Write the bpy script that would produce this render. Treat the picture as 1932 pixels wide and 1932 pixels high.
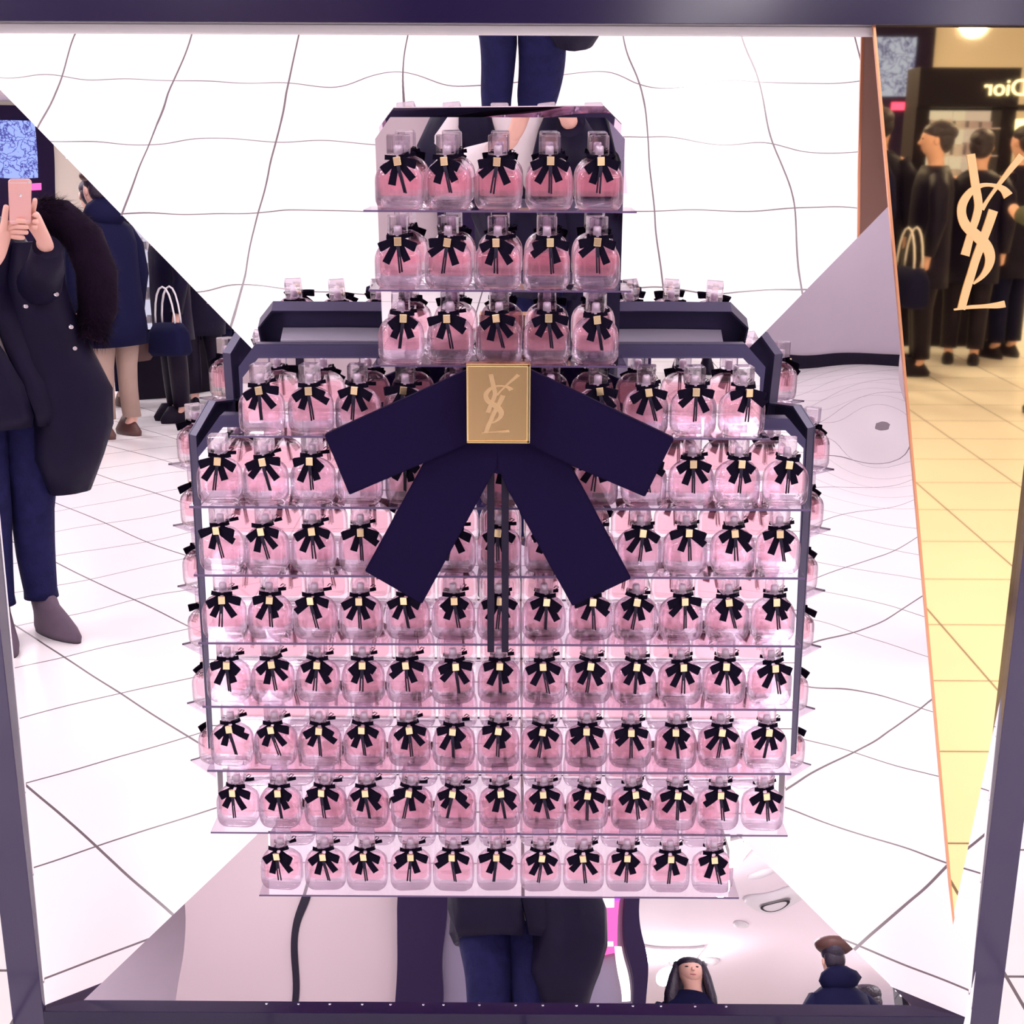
import bpy, bmesh, math, random
from math import sin, cos, tan, radians, pi, sqrt
from mathutils import Vector, Matrix, noise

# ------------------------------------------------------------------ scene, camera, world, light
S = bpy.context.scene
for o in list(bpy.data.objects):
    bpy.data.objects.remove(o, do_unlink=True)
COL = S.collection
S.view_settings.view_transform = 'Standard'
S.view_settings.look = 'None'
S.view_settings.gamma = 1.0
S.view_settings.use_curve_mapping = False
S.view_settings.exposure = 0.0
S.render.engine = 'CYCLES'
S.cycles.max_bounces = 14
S.cycles.transmission_bounces = 12
S.cycles.glossy_bounces = 8
S.cycles.diffuse_bounces = 3
S.cycles.transparent_max_bounces = 40
S.cycles.caustics_reflective = True
S.cycles.caustics_refractive = True
S.cycles.blur_glossy = 0.3
S.cycles.sample_clamp_indirect = 6.0
S.cycles.use_denoising = True

H = 1.5
FPX = 2450.0
PITCH, YAW, ROLL = radians(16.1), radians(0.15), radians(0.25)
FW = Vector((-sin(YAW) * cos(PITCH), cos(YAW) * cos(PITCH), -sin(PITCH)))
_rt = Vector((cos(YAW), sin(YAW), 0))
_up = _rt.cross(FW)
RT = _rt * cos(ROLL) + _up * sin(ROLL)
UP = -_rt * sin(ROLL) + _up * cos(ROLL)
CAM = Vector((0, 0, H))
cd = bpy.data.cameras.new('camera')
cam = bpy.data.objects.new('camera', cd)
COL.objects.link(cam)
cd.sensor_width = 36
cd.lens = 36 * FPX / 1932
cd.clip_start = 0.02
cam.matrix_world = Matrix(((RT.x, UP.x, -FW.x, 0), (RT.y, UP.y, -FW.y, 0), (RT.z, UP.z, -FW.z, H), (0, 0, 0, 1)))
S.camera = cam

W = bpy.data.worlds.new('world')
S.world = W
W.use_nodes = True
W.node_tree.nodes['Background'].inputs[0].default_value = (0.80, 0.72, 0.85, 1)
W.node_tree.nodes['Background'].inputs[1].default_value = 0.5

CEIL = 2.9
LIGHT_POWER = 10.5
FILL_POWER = 13.2


def at(px, py, Y):
    """world point seen at a pixel of the photograph, on the vertical plane y = Y"""
    d = FW + RT * ((px - 966) / FPX) - UP * ((py - 966) / FPX)
    return CAM + d * (Y / d.y)


# ------------------------------------------------------------------ materials
def nodes(name):
    m = bpy.data.materials.new(name)
    m.use_nodes = True
    nt = m.node_tree
    return m, nt, nt.nodes, nt.links


def pbr(name, col, rough=0.5, metal=0.0, noise_amt=0.0, scale=20.0, bump=0.0, spec=None, coat=0.0):
    m, nt, N, L = nodes(name)
    b = N['Principled BSDF']
    b.inputs['Base Color'].default_value = (*col, 1)
    b.inputs['Roughness'].default_value = rough
    b.inputs['Metallic'].default_value = metal
    if coat:
        b.inputs['Coat Weight'].default_value = coat
        b.inputs['Coat Roughness'].default_value = 0.05
    if spec is not None:
        b.inputs['Specular IOR Level'].default_value = spec
    if noise_amt or bump:
        tc = N.new('ShaderNodeTexCoord')
        n = N.new('ShaderNodeTexNoise')
        n.inputs['Scale'].default_value = scale
        n.inputs['Detail'].default_value = 3
        L.new(tc.outputs['Object'], n.inputs['Vector'])
        if noise_amt:
            r = N.new('ShaderNodeMix')
            r.data_type = 'RGBA'
            r.inputs['A'].default_value = (*[c * (1 - noise_amt) for c in col], 1)
            r.inputs['B'].default_value = (*[min(1, c * (1 + noise_amt)) for c in col], 1)
            L.new(n.outputs['Fac'], r.inputs['Factor'])
            L.new(r.outputs['Result'], b.inputs['Base Color'])
        if bump:
            bp = N.new('ShaderNodeBump')
            bp.inputs['Strength'].default_value = bump
            bp.inputs['Distance'].default_value = 0.01
            L.new(n.outputs['Fac'], bp.inputs['Height'])
            L.new(bp.outputs['Normal'], b.inputs['Normal'])
    return m


def emit(name, col, strength):
    m, nt, N, L = nodes(name)
    N.remove(N['Principled BSDF'])
    e = N.new('ShaderNodeEmission')
    e.inputs[0].default_value = (*col, 1)
    e.inputs[1].default_value = strength
    L.new(e.outputs[0], N['Material Output'].inputs[0])
    return m


def clear(name, tint, edge_tint, gloss_rough=0.02, ior=1.45, power=2.0):
    """thin clear plastic: tinted see-through that deepens at grazing edges, with a fresnel gloss"""
    m, nt, N, L = nodes(name)
    N.remove(N['Principled BSDF'])
    lw = N.new('ShaderNodeLayerWeight')
    lw.inputs['Blend'].default_value = 0.35
    pw = N.new('ShaderNodeMath')
    pw.operation = 'POWER'
    L.new(lw.outputs['Facing'], pw.inputs[0])
    pw.inputs[1].default_value = power
    mc = N.new('ShaderNodeMix')
    mc.data_type = 'RGBA'
    mc.inputs['A'].default_value = (*tint, 1)
    mc.inputs['B'].default_value = (*edge_tint, 1)
    L.new(pw.outputs[0], mc.inputs['Factor'])
    t = N.new('ShaderNodeBsdfTransparent')
    L.new(mc.outputs['Result'], t.inputs[0])
    g = N.new('ShaderNodeBsdfGlossy')
    g.inputs['Roughness'].default_value = gloss_rough
    l2 = N.new('ShaderNodeLayerWeight')
    l2.inputs['Blend'].default_value = 0.5
    p5 = N.new('ShaderNodeMath')
    p5.operation = 'POWER'
    L.new(l2.outputs['Facing'], p5.inputs[0])
    p5.inputs[1].default_value = 5.0
    fr = N.new('ShaderNodeMath')
    fr.operation = 'MULTIPLY_ADD'
    L.new(p5.outputs[0], fr.inputs[0])
    fr.inputs[1].default_value = 0.90
    fr.inputs[2].default_value = 0.04
    ms = N.new('ShaderNodeMixShader')
    L.new(fr.outputs[0], ms.inputs[0])
    L.new(t.outputs[0], ms.inputs[1])
    L.new(g.outputs[0], ms.inputs[2])
    L.new(ms.outputs[0], N['Material Output'].inputs[0])
    return m


def glass(name, tint, edge, ior=1.45, mixf=0.5):
    """bottle glass: part refracting, part straight see-through that deepens towards the rim"""
    m = clear(name, tint, edge, 0.03, 1.45, 2.6)
    nt = m.node_tree
    N, L = nt.nodes, nt.links
    out = N['Material Output']
    src = out.inputs[0].links[0].from_socket
    g = N.new('ShaderNodeBsdfGlass')
    g.inputs['Color'].default_value = (1, .99, 1, 1)
    g.inputs['IOR'].default_value = ior
    ms = N.new('ShaderNodeMixShader')
    ms.inputs[0].default_value = mixf
    L.new(src, ms.inputs[1])
    L.new(g.outputs[0], ms.inputs[2])
    L.new(ms.outputs[0], out.inputs[0])
    return m


def liquid(name, tint):
    m, nt, N, L = nodes(name)
    N.remove(N['Principled BSDF'])
    t = N.new('ShaderNodeBsdfTransparent')
    t.inputs[0].default_value = (*tint, 1)
    d = N.new('ShaderNodeBsdfDiffuse')
    d.inputs[0].default_value = (0.95, 0.50, 0.57, 1)
    tl = N.new('ShaderNodeBsdfTranslucent')
    tl.inputs[0].default_value = (1.0, 0.50, 0.58, 1)
    a = N.new('ShaderNodeAddShader')
    L.new(d.outputs[0], a.inputs[0])
    L.new(tl.outputs[0], a.inputs[1])
    ms = N.new('ShaderNodeMixShader')
    ms.inputs[0].default_value = 0.12
    L.new(t.outputs[0], ms.inputs[1])
    L.new(a.outputs[0], ms.inputs[2])
    L.new(ms.outputs[0], N['Material Output'].inputs[0])
    return m


def tile_mat(name):
    m, nt, N, L = nodes(name)
    b = N['Principled BSDF']
    tc = N.new('ShaderNodeTexCoord')
    mp = N.new('ShaderNodeMapping')
    mp.inputs['Location'].default_value = (-0.02, 0.61, 0)
    L.new(tc.outputs['Object'], mp.inputs['Vector'])
    sx = N.new('ShaderNodeSeparateXYZ')
    L.new(mp.outputs[0], sx.inputs[0])
    prev = None
    for ax in ('X', 'Y'):
        dv = N.new('ShaderNodeMath'); dv.operation = 'DIVIDE'; dv.inputs[1].default_value = 0.45
        L.new(sx.outputs[ax], dv.inputs[0])
        pp = N.new('ShaderNodeMath'); pp.operation = 'PINGPONG'; pp.inputs[1].default_value = 0.5
        L.new(dv.outputs[0], pp.inputs[0])
        lt = N.new('ShaderNodeMath'); lt.operation = 'LESS_THAN'; lt.inputs[1].default_value = 0.0078
        L.new(pp.outputs[0], lt.inputs[0])
        if prev:
            mx = N.new('ShaderNodeMath'); mx.operation = 'MAXIMUM'
            L.new(prev.outputs[0], mx.inputs[0]); L.new(lt.outputs[0], mx.inputs[1]); prev = mx
        else:
            prev = lt
    n = N.new('ShaderNodeTexNoise'); n.inputs['Scale'].default_value = 2.2; n.inputs['Detail'].default_value = 2
    L.new(tc.outputs['Object'], n.inputs['Vector'])
    base = N.new('ShaderNodeMix'); base.data_type = 'RGBA'
    base.inputs['A'].default_value = (0.90, 0.85, 0.86, 1); base.inputs['B'].default_value = (0.93, 0.91, 0.90, 1)
    L.new(n.outputs['Fac'], base.inputs['Factor'])
    mix = N.new('ShaderNodeMix'); mix.data_type = 'RGBA'
    L.new(prev.outputs[0], mix.inputs['Factor'])
    L.new(base.outputs['Result'], mix.inputs['A'])
    mix.inputs['B'].default_value = (0.16, 0.13, 0.14, 1)
    L.new(mix.outputs['Result'], b.inputs['Base Color'])
    b.inputs['Roughness'].default_value = 0.22
    b.inputs['Specular IOR Level'].default_value = 0.35
    return m


M = {
    'tile': tile_mat('white floor tile'),
    'ceiling': pbr('ceiling paint', (0.90, 0.80, 0.84), 0.8),
    'beige': pbr('beige wall', (0.66, 0.55, 0.55), 0.7, noise_amt=0.05, scale=2),
    'lilac': pbr('lilac wall', (0.46, 0.39, 0.46), 0.6, noise_amt=0.08, scale=1.5),
    'cream': pbr('cream wall', (0.85, 0.78, 0.66), 0.7),
    'shopwall': pbr('shop wall', (0.46, 0.37, 0.40), 0.7),
    'black': pbr('black base', (0.010, 0.006, 0.018), 0.5, spec=0.15),
    'darkwall': pbr('dark shopfront', (0.018, 0.009, 0.04), 0.4, spec=0.1),
    'mirror': pbr('mirror acrylic', (0.93, 0.90, 0.93), 0.0, 1.0),
    'gold_mirror': pbr('gold mirror', (1.0, 0.78, 0.38), 0.02, 1.0),
    'gold_edge': pbr('gold edge', (0.75, 0.35, 0.18), 0.3, 0.8),
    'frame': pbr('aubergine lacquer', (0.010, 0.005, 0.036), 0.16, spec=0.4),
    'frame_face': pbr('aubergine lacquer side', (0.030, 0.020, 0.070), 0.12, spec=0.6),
    'steel': pbr('polished steel', (0.055, 0.048, 0.11), 0.35, 0.3, spec=0.3),
    'steel_light': pbr('pale brushed steel', (0.72, 0.69, 0.83), 0.4, 0.0),
    'shelf': clear('clear acrylic', (0.95, 0.92, 0.96), (0.75, 0.68, 0.80)),
    'shelf_edge': pbr('acrylic edge', (0.10, 0.065, 0.15), 0.2, spec=0.5),
    'glass': glass('bottle glass', (0.93, 0.865, 0.925), (0.42, 0.32, 0.48), 1.32, 0.4),
    'cap': glass('cap glass', (0.90, 0.85, 0.91), (0.38, 0.31, 0.43), 1.35, 0.4),
    'liquid': liquid('pink perfume', (1.0, 0.865, 0.885)),
    'spray': pbr('frosted spray head', (0.72, 0.62, 0.70), 0.3, 0.3),
    'gold': pbr('gold metal', (0.95, 0.74, 0.44), 0.25, 1.0),
    'gold_plate': pbr('brushed gold plate', (0.80, 0.56, 0.27), 0.27, 1.0, noise_amt=0.06, scale=3),
    'gold_rim': pbr('bright gold rim', (1.0, 0.78, 0.36), 0.2, 1.0),
    'gold_mark': pbr('polished gold mark', (0.86, 0.62, 0.33), 0.33, 1.0),
    'ribbon': pbr('black ribbon', (0.004, 0.0022, 0.010), 0.75, spec=0.06),
    'cord': pbr('black satin cord', (0.012, 0.008, 0.024), 0.45, spec=0.2),
    'bow': pbr('black grosgrain', (0.007, 0.0035, 0.026), 0.72, noise_amt=0.15, scale=400, bump=0.15, spec=0.06),
    'mark_cream': pbr('cream lettering', (0.72, 0.46, 0.22), 0.5, spec=0.1),
    'jeans': pbr('dark denim', (0.010, 0.010, 0.062), 0.85, noise_amt=0.5, scale=26, bump=0.8, spec=0.2),
    'coat': pbr('black nylon', (0.007, 0.0045, 0.022), 0.55, noise_amt=0.3, scale=9, bump=0.5, spec=0.15),
    'fur': pbr('dark fur', (0.014, 0.006, 0.018), 0.9, spec=0.1),
    'sweater': pbr('white knit', (0.78, 0.70, 0.72), 0.9, noise_amt=0.05, scale=40, bump=0.2),
    'skin': pbr('skin', (0.80, 0.46, 0.37), 0.5, noise_amt=0.05, scale=15),
    'hair': pbr('dark hair', (0.02, 0.012, 0.03), 0.5, bump=0.5, scale=60),
    'boot': pbr('grey suede', (0.13, 0.09, 0.13), 0.9, noise_amt=0.15, scale=25),
    'sole': pbr('boot sole', (0.03, 0.02, 0.03), 0.6),
    'phone': pbr('rose metal', (0.85, 0.50, 0.46), 0.3, 0.6),
    'phone_white': pbr('phone band', (0.85, 0.78, 0.78), 0.3),
    'khaki': pbr('tan trousers', (0.42, 0.29, 0.24), 0.85, noise_amt=0.1, scale=12),
    'navy': pbr('navy cloth', (0.007, 0.007, 0.036), 0.8, spec=0.1),
    'brown': pbr('brown leather', (0.10, 0.04, 0.035), 0.5),
    'red': pbr('red cloth', (0.55, 0.02, 0.05), 0.6),
    'white': pbr('white strap', (0.8, 0.76, 0.78), 0.5),
    'pinkcloth': pbr('salmon cloth', (0.80, 0.33, 0.26), 0.7),
    'green': pbr('olive coat', (0.05, 0.06, 0.035), 0.8),
    'brown_board': pbr('brown board', (0.42, 0.24, 0.18), 0.6),
    'chrome': pbr('snap chrome', (0.8, 0.8, 0.85), 0.2, 1.0),
    'lip': pbr('lips', (0.50, 0.14, 0.16), 0.5),
    'shelfwhite': pbr('white boxes', (0.80, 0.76, 0.84), 0.5, noise_amt=0.3, scale=14),
    'lamp': emit('lamp glow', (1.0, 0.95, 0.97), 9.0),
    'neon_pink': emit('pink neon', (1.0, 0.10, 0.35), 2.2),
    'neon_violet': emit('violet neon', (0.55, 0.10, 0.9), 1.6),
    'neon_white': emit('warm white neon', (1.0, 0.85, 0.75), 2.6),
    'sign': emit('lit letters', (1.0, 0.95, 0.8), 3.0),
    'niche': emit('lit shelf back', (0.80, 0.78, 0.95), 0.9),
    'window': pbr('smoked window', (0.20, 0.17, 0.26), 0.25, noise_amt=0.3, scale=1.2),
}


def screen_mat():
    m, nt, N, L = nodes('blue screen')
    N.remove(N['Principled BSDF'])
    tc = N.new('ShaderNodeTexCoord')
    v = N.new('ShaderNodeTexVoronoi'); v.inputs['Scale'].default_value = 9
    v.feature = 'DISTANCE_TO_EDGE'
    nz = N.new('ShaderNodeTexNoise'); nz.inputs['Scale'].default_value = 5; nz.inputs['Detail'].default_value = 4
    L.new(tc.outputs['Object'], nz.inputs['Vector'])
    vm = N.new('ShaderNodeVectorMath'); vm.operation = 'MULTIPLY_ADD'
    L.new(nz.outputs['Color'], vm.inputs[0]); vm.inputs[1].default_value = (.55, .55, .55)
    L.new(tc.outputs['Object'], vm.inputs[2])
    L.new(vm.outputs[0], v.inputs['Vector'])
    r = N.new('ShaderNodeValToRGB')
    r.color_ramp.elements[0].color = (0.05, 0.04, 0.25, 1)
    r.color_ramp.elements[1].color = (0.35, 0.45, 1.0, 1)
    r.color_ramp.elements[1].position = 0.12
    L.new(v.outputs['Distance'], r.inputs[0])
    e = N.new('ShaderNodeEmission'); e.inputs[1].default_value = 1.3
    L.new(r.outputs[0], e.inputs[0])
    L.new(e.outputs[0], N['Material Output'].inputs[0])
    return m


M['screen'] = screen_mat()


# ------------------------------------------------------------------ helpers
def tag(o, label=None, cat=None, group=None, kind=None):
    if label: o['label'] = label
    if cat: o['category'] = cat
    if group: o['group'] = group
    if kind: o['kind'] = kind
    return o


def empty(name, loc=(0, 0, 0), rz=0.0):
    o = bpy.data.objects.new(name, None)
    o.empty_display_size = 0.05
    COL.objects.link(o)
    o.location = loc
    o.rotation_euler = (0, 0, rz)
    return o


def link(name, me, mats, parent=None, smooth=False):
    if not isinstance(mats, (list, tuple)):
        mats = [mats]
    for m in mats:
        me.materials.append(m)
    if smooth:
        for p in me.polygons:
            p.use_smooth = True
    o = bpy.data.objects.new(name, me)
    COL.objects.link(o)
    if parent:
        o.parent = parent
    return o


class MB:
    def __init__(self):
        self.b = bmesh.new()

    def box(self, x0, x1, y0, y1, z0, z1, bev=0.0, mi=0):
        t = bmesh.new()
        vs = [t.verts.new((x, y, z)) for x in (x0, x1) for y in (y0, y1) for z in (z0, z1)]
        for f in ((0, 1, 3, 2), (4, 6, 7, 5), (0, 4, 5, 1), (2, 3, 7, 6), (0, 2, 6, 4), (1, 5, 7, 3)):
            t.faces.new([vs[i] for i in f])
        bmesh.ops.recalc_face_normals(t, faces=t.faces)
        if bev:
            bmesh.ops.bevel(t, geom=list(t.edges), offset=bev, segments=2, affect='EDGES', profile=0.6)
        self.merge(t, mi)
        return self

    def merge(self, t, mi=0, mat=None):
        if mat is not None:
            bmesh.ops.transform(t, matrix=mat, verts=t.verts)
        mp = {v: self.b.verts.new(v.co) for v in t.verts}
        for f in t.faces:
            try:
                nf = self.b.faces.new([mp[v] for v in f.verts])
                nf.material_index = mi
                nf.smooth = f.smooth
            except ValueError:
                pass
        t.free()

    def prism(self, pts, a, b, mi=0, bev=0.0):
        """closed polygon of 3-D points a_i extruded by the vector b (pts: list of Vector)"""
        t = bmesh.new()
        lo = [t.verts.new(Vector(p) + Vector(a)) for p in pts]
        hi = [t.verts.new(Vector(p) + Vector(b)) for p in pts]
        t.faces.new(lo)
        t.faces.new(list(reversed(hi)))
        n = len(pts)
        for i in range(n):
            t.faces.new([lo[i], hi[i], hi[(i + 1) % n], lo[(i + 1) % n]])
        bmesh.ops.recalc_face_normals(t, faces=t.faces)
        if bev:
            bmesh.ops.bevel(t, geom=list(t.edges), offset=bev, segments=2, affect='EDGES')
        self.merge(t, mi)
        return self

    def tube(self, pts, rads, seg=10, mi=0, flat=1.0, smooth=True):
        t = bmesh.new()
        rings = []
        pts = [Vector(p) for p in pts]
        if not isinstance(rads, (list, tuple)):
            rads = [rads] * len(pts)
        for i, p in enumerate(pts):
            d = (pts[min(i + 1, len(pts) - 1)] - pts[max(i - 1, 0)]).normalized()
            ref = Vector((0, 1, 0)) if abs(d.y) < 0.9 else Vector((1, 0, 0))
            a = d.cross(ref).normalized()
            c = d.cross(a).normalized()
            rings.append([t.verts.new(p + (a * cos(2 * pi * k / seg) + c * flat * sin(2 * pi * k / seg)) * rads[i]) for k in range(seg)])
        for i in range(len(rings) - 1):
            for k in range(seg):
                f = t.faces.new([rings[i][k], rings[i][(k + 1) % seg], rings[i + 1][(k + 1) % seg], rings[i + 1][k]])
                f.smooth = smooth
        t.faces.new(list(reversed(rings[0])))
        t.faces.new(rings[-1])
        bmesh.ops.recalc_face_normals(t, faces=t.faces)
        self.merge(t, mi)
        return self

    def loft(self, rings, cap=True, closed=True, mi=0, smooth=True):
        t = bmesh.new()
        R = [[t.verts.new(p) for p in r] for r in rings]
        n = len(R[0])
        for i in range(len(R) - 1):
            for k in range(n if closed else n - 1):
                f = t.faces.new([R[i][k], R[i][(k + 1) % n], R[i + 1][(k + 1) % n], R[i + 1][k]])
                f.smooth = smooth
        if cap and closed:
            t.faces.new(list(reversed(R[0])))
            t.faces.new(R[-1])
        bmesh.ops.recalc_face_normals(t, faces=t.faces)
        self.merge(t, mi)
        return self

    def ball(self, c, r, mi=0, sub=2):
        t = bmesh.new()
        bmesh.ops.create_icosphere(t, subdivisions=sub, radius=1.0)
        for v in t.verts:
            v.co = Vector((v.co.x * r[0], v.co.y * r[1], v.co.z * r[2])) + Vector(c)
        for f in t.faces:
            f.smooth = True
        self.merge(t, mi)
        return self

    def mesh(self, name='m'):
        me = bpy.data.meshes.new(name)
        self.b.to_mesh(me)
        self.b.free()
        return me

    def build(self, name, mats, parent=None, smooth=False):
        return link(name, self.mesh(name), mats, parent, smooth)


def rrect(cx, cy, z, hw, hd, r, n=5):
    """rounded rectangle ring"""
    r = min(r, hw * 0.98, hd * 0.98)
    out = []
    for q, (sx, sy) in enumerate(((1, 1), (-1, 1), (-1, -1), (1, -1))):
        for k in range(n + 1):
            a = (q + k / n) * pi / 2
            out.append(Vector((cx + sx * (hw - r) + r * cos(a), cy + sy * (hd - r) + r * sin(a), z)))
    return out


def skin_mesh(verts, edges, radii, root=0, sub=2):
    me = bpy.data.meshes.new('skin')
    me.from_pydata([tuple(v) for v in verts], edges, [])
    o = bpy.data.objects.new('tmp', me)
    COL.objects.link(o)
    md = o.modifiers.new('s', 'SKIN')
    sv = me.skin_vertices[0].data
    for i, r in enumerate(radii):
        sv[i].radius = (r, r) if not isinstance(r, tuple) else r
        sv[i].use_root = (i == root)
    md.use_smooth_shade = True
    ss = o.modifiers.new('u', 'SUBSURF')
    ss.levels = ss.render_levels = sub
    dg = bpy.context.evaluated_depsgraph_get()
    dg.update()
    ev = o.evaluated_get(dg)
    m2 = bpy.data.meshes.new_from_object(ev)
    bpy.data.objects.remove(o, do_unlink=True)
    for p in m2.polygons:
        p.use_smooth = True
    m2.materials.clear()
    return m2


def join_meshes(name, meshes):
    b = bmesh.new()
    for m in meshes:
        b.from_mesh(m)
    me = bpy.data.meshes.new(name)
    b.to_mesh(me)
    b.free()
    for p in me.polygons:
        p.use_smooth = True
    return me


def chain(pts, rads, sub=2):
    return skin_mesh(pts, [(i, i + 1) for i in range(len(pts) - 1)], rads, 0, sub)


def copy_tree(o, parent=None):
    c = o.copy()
    COL.objects.link(c)
    c.parent = parent
    for ch in [q for q in ALL_CHILDREN.get(o.name, [])]:
        copy_tree(ch, c)
    return c


ALL_CHILDREN = {}


def index_children(root):
    def rec(o):
        ch = [q for q in bpy.data.objects if q.parent == o]
        ALL_CHILDREN[o.name] = ch
        for q in ch:
            rec(q)
    rec(root)


# ------------------------------------------------------------------ room structure
MB().box(-9, 9, -13, 5, -0.05, 0).build('floor', M['tile'])['kind'] = 'structure'
MB().box(-9, 9, -13, 5, CEIL, CEIL + 0.1).build('ceiling', M['ceiling'])['kind'] = 'structure'
MB().box(-9, -2.1, -8.2, -8.0, 0, CEIL).build('wall_back_left', M['lilac'])['kind'] = 'structure'
MB().box(-9, -2.1, -8.0, -7.97, 0, 0.16).build('baseboard_back_left', M['black'])['kind'] = 'structure'
MB().box(-9.1, -9, -13, 5, 0, CEIL).build('wall_left', M['lilac'])['kind'] = 'structure'
MB().box(9, 9.1, -13, 5, 0, CEIL).build('wall_right', M['cream'])['kind'] = 'structure'
MB().box(-9, 9, -13.1, -13, 0, CEIL).build('wall_back', M['cream'])['kind'] = 'structure'
MB().box(-9, 9, 5, 5.1, 0, CEIL).build('wall_front', M['beige'])['kind'] = 'structure'
# shop block behind the photographer: beige wall with a dark framed shop window
MB().box(-2.1, -0.74, -8.0, -4.2, 0, CEIL).build('wall_shop', M['shopwall'])['kind'] = 'structure'
MB().box(-1.38, -1.33, -4.2, -4.185, 0, CEIL).build('trim_1', M['black'])['kind'] = 'structure'
MB().box(-0.74, -0.43, -8.0, -4.14, 0, CEIL).build('trim_2', M['darkwall'])['kind'] = 'structure'
MB().box(0.75, 0.84, -8.0, -4.14, 0, CEIL).build('trim_3', M['darkwall'])['kind'] = 'structure'
MB().box(-0.43, 0.75, -8.0, -4.25, 0, CEIL).build('window_1', M['window'])['kind'] = 'structure'


# ceiling lamps -------------------------------------------------------------
def ceiling_lamp(x, y, r, label, gain=1.0):
    t = empty('ceiling_light', (x, y, CEIL))
    tag(t, label, 'ceiling light', 'square ceiling lights')
    MB().box(-r, r, -r, r, -0.03, -0.002).build('housing', M['white'], t)
    k = r * 0.92
    MB().box(-k, k, -k, k, -0.036, -0.031).build('diffuser', M['lamp'], t)
    ld = bpy.data.lights.new('lamp', 'AREA')
    ld.shape = 'SQUARE'
    ld.size = 2 * k
    ld.energy = LIGHT_POWER * gain
    ld.color = (1.0, 0.94, 0.97)
    lo = bpy.data.objects.new('lamp', ld)
    COL.objects.link(lo)
    lo.parent = t
    lo.location = (0, 0, -0.06)
    pd = bpy.data.lights.new('glow', 'POINT')  # extra point light added below the fitting to brighten the ceiling
    pd.shadow_soft_size = 0.12
    pd.energy = FILL_POWER * gain
    pd.color = (1.0, 0.92, 0.96)
    po = bpy.data.objects.new('glow', pd)
    COL.objects.link(po)
    po.parent = t
    po.location = (0, 0, -0.32)


rows_l = [(-1.2, 'behind the frame'), (0.6, 'near'), (-2.6, 'far'), (-6.0, 'farthest')]
for y, w in ((2.9, 'above the display case'), (0.9, 'just in front of the display case'), (-1.1, 'above the photographer'), (-3.1, 'behind the photographer'), (-6.2, 'beyond the two shoppers'), (-9.6, 'near the back wall')):
    for x, s in ((-4.6, 'far left'), (-1.6, 'left'), (1.6, 'right'), (4.4, 'far right')):
        if y < -4 and -2.3 < x < 1:
            continue
        ceiling_lamp(x, y, 0.32, 'square white ceiling light %s, %s in the row' % (w, s), 3.1 if y < -4 else 1.0)


def vent(x, y, label):
    t = empty('ceiling_vent', (x, y, CEIL))
    tag(t, label, 'ceiling vent')
    prof = [(0.02, -0.045), (0.10, -0.05), (0.14, -0.035), (0.20, -0.05), (0.26, -0.03), (0.28, -0.002)]
    MB().loft([[Vector((r * cos(2 * pi * k / 32), r * sin(2 * pi * k / 32), z)) for k in range(32)] for r, z in prof]).build('diffuser_ring', M['white'], t)
    MB().loft([[Vector((r * cos(2 * pi * k / 32), r * sin(2 * pi * k / 32), z)) for k in range(32)] for r, z in [(0.11, -0.052), (0.135, -0.052)]], cap=False).build('slot', M['black'], t)


vent(2.42, -7.8, 'round white ceiling vent with a dark slot, the nearer one')
vent(1.95, -10.2, 'round white ceiling vent with a dark slot, behind the long-haired person')
for i, (x, y) in enumerate(((2.15, -7.0), (2.2, -8.6), (3.5, -8.6), (2.6, -6.2))):
    o = MB().loft([[Vector((r * cos(2 * pi * k / 20), r * sin(2 * pi * k / 20), z)) for k in range(20)] for r, z in [(0.075, 0), (0.07, -0.02), (0.03, -0.03)]]).build('smoke_detector', M['white'])
    o.location = (x, y, CEIL)
    tag(o, ['small round detector just before the ceiling vent', 'small round detector just past the ceiling vent', 'small round detector to the right of the vents', 'small round detector nearest the display case'][i], 'smoke detector')

# ------------------------------------------------------------------ display case: frame
case = tag(empty('display_case', (0, 1.86, 0)), 'glossy dark purple square frame around the mirrored display', 'display frame')


def world_part(mb, name, mat, parent, off=(0, 0, 0)):
    o = mb.build(name, mat, parent)
    o.location = -parent.location
    return o


XL0, XL1 = -0.842, -0.789
XR0, XR1 = 0.763, 0.816
ZB0, ZB1 = 0.02, 0.086
ZT0, ZT1 = 1.647, 1.76
YF, YB = 1.86, 1.905
world_part(MB().box(XL0, XL1, YF, YB + 0.03, ZB0, ZT0, 0.001), 'post', M['frame_face'], case)
world_part(MB().box(XR0, XR1, YF, YB + 0.03, ZB0, ZT0, 0.001), 'post', M['frame_face'], case)
world_part(MB().box(XL0, XR1, YF - 0.002, YB + 0.01, ZT0, ZT1, 0.001), 'top_beam', M['frame'], case)
world_part(MB().box(XL1, XR0, YF, YB + 0.008, ZB0, ZB1, 0.001), 'bottom_beam', M['frame'], case)
world_part(MB().box(XL0, XR1, 2.40, 2.42, ZB0, ZT1, 0), 'back_panel', M['frame'], case)
world_part(MB().box(XL0, XL0 + 0.01, YB + 0.03, 2.40, ZB0, ZT1, 0), 'side_panel', M['frame'], case)
world_part(MB().box(XR1 - 0.01, XR1, YB + 0.03, 2.40, ZB0, ZT1, 0), 'side_panel', M['frame'], case)
world_part(MB().box(XL0, XR1, YB + 0.03, 2.40, ZT1 - 0.01, ZT1, 0), 'roof_panel', M['frame'], case)
world_part(MB().box(XL0 + 0.02, XR1 - 0.02, YF + 0.01, 2.41, 0.0, ZB0, 0), 'plinth', M['black'], case)
tp = world_part(MB().box(XL1, 0.49, YB - 0.012, YB + 0.004, ZT0 - 0.012, ZT0, 0.001), 'reflection_strip', M['white'], case)  # pale strip stands in for the reflection along the mirror's upper margin
tp['label'] = 'pale painted reflection under the top beam'
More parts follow.
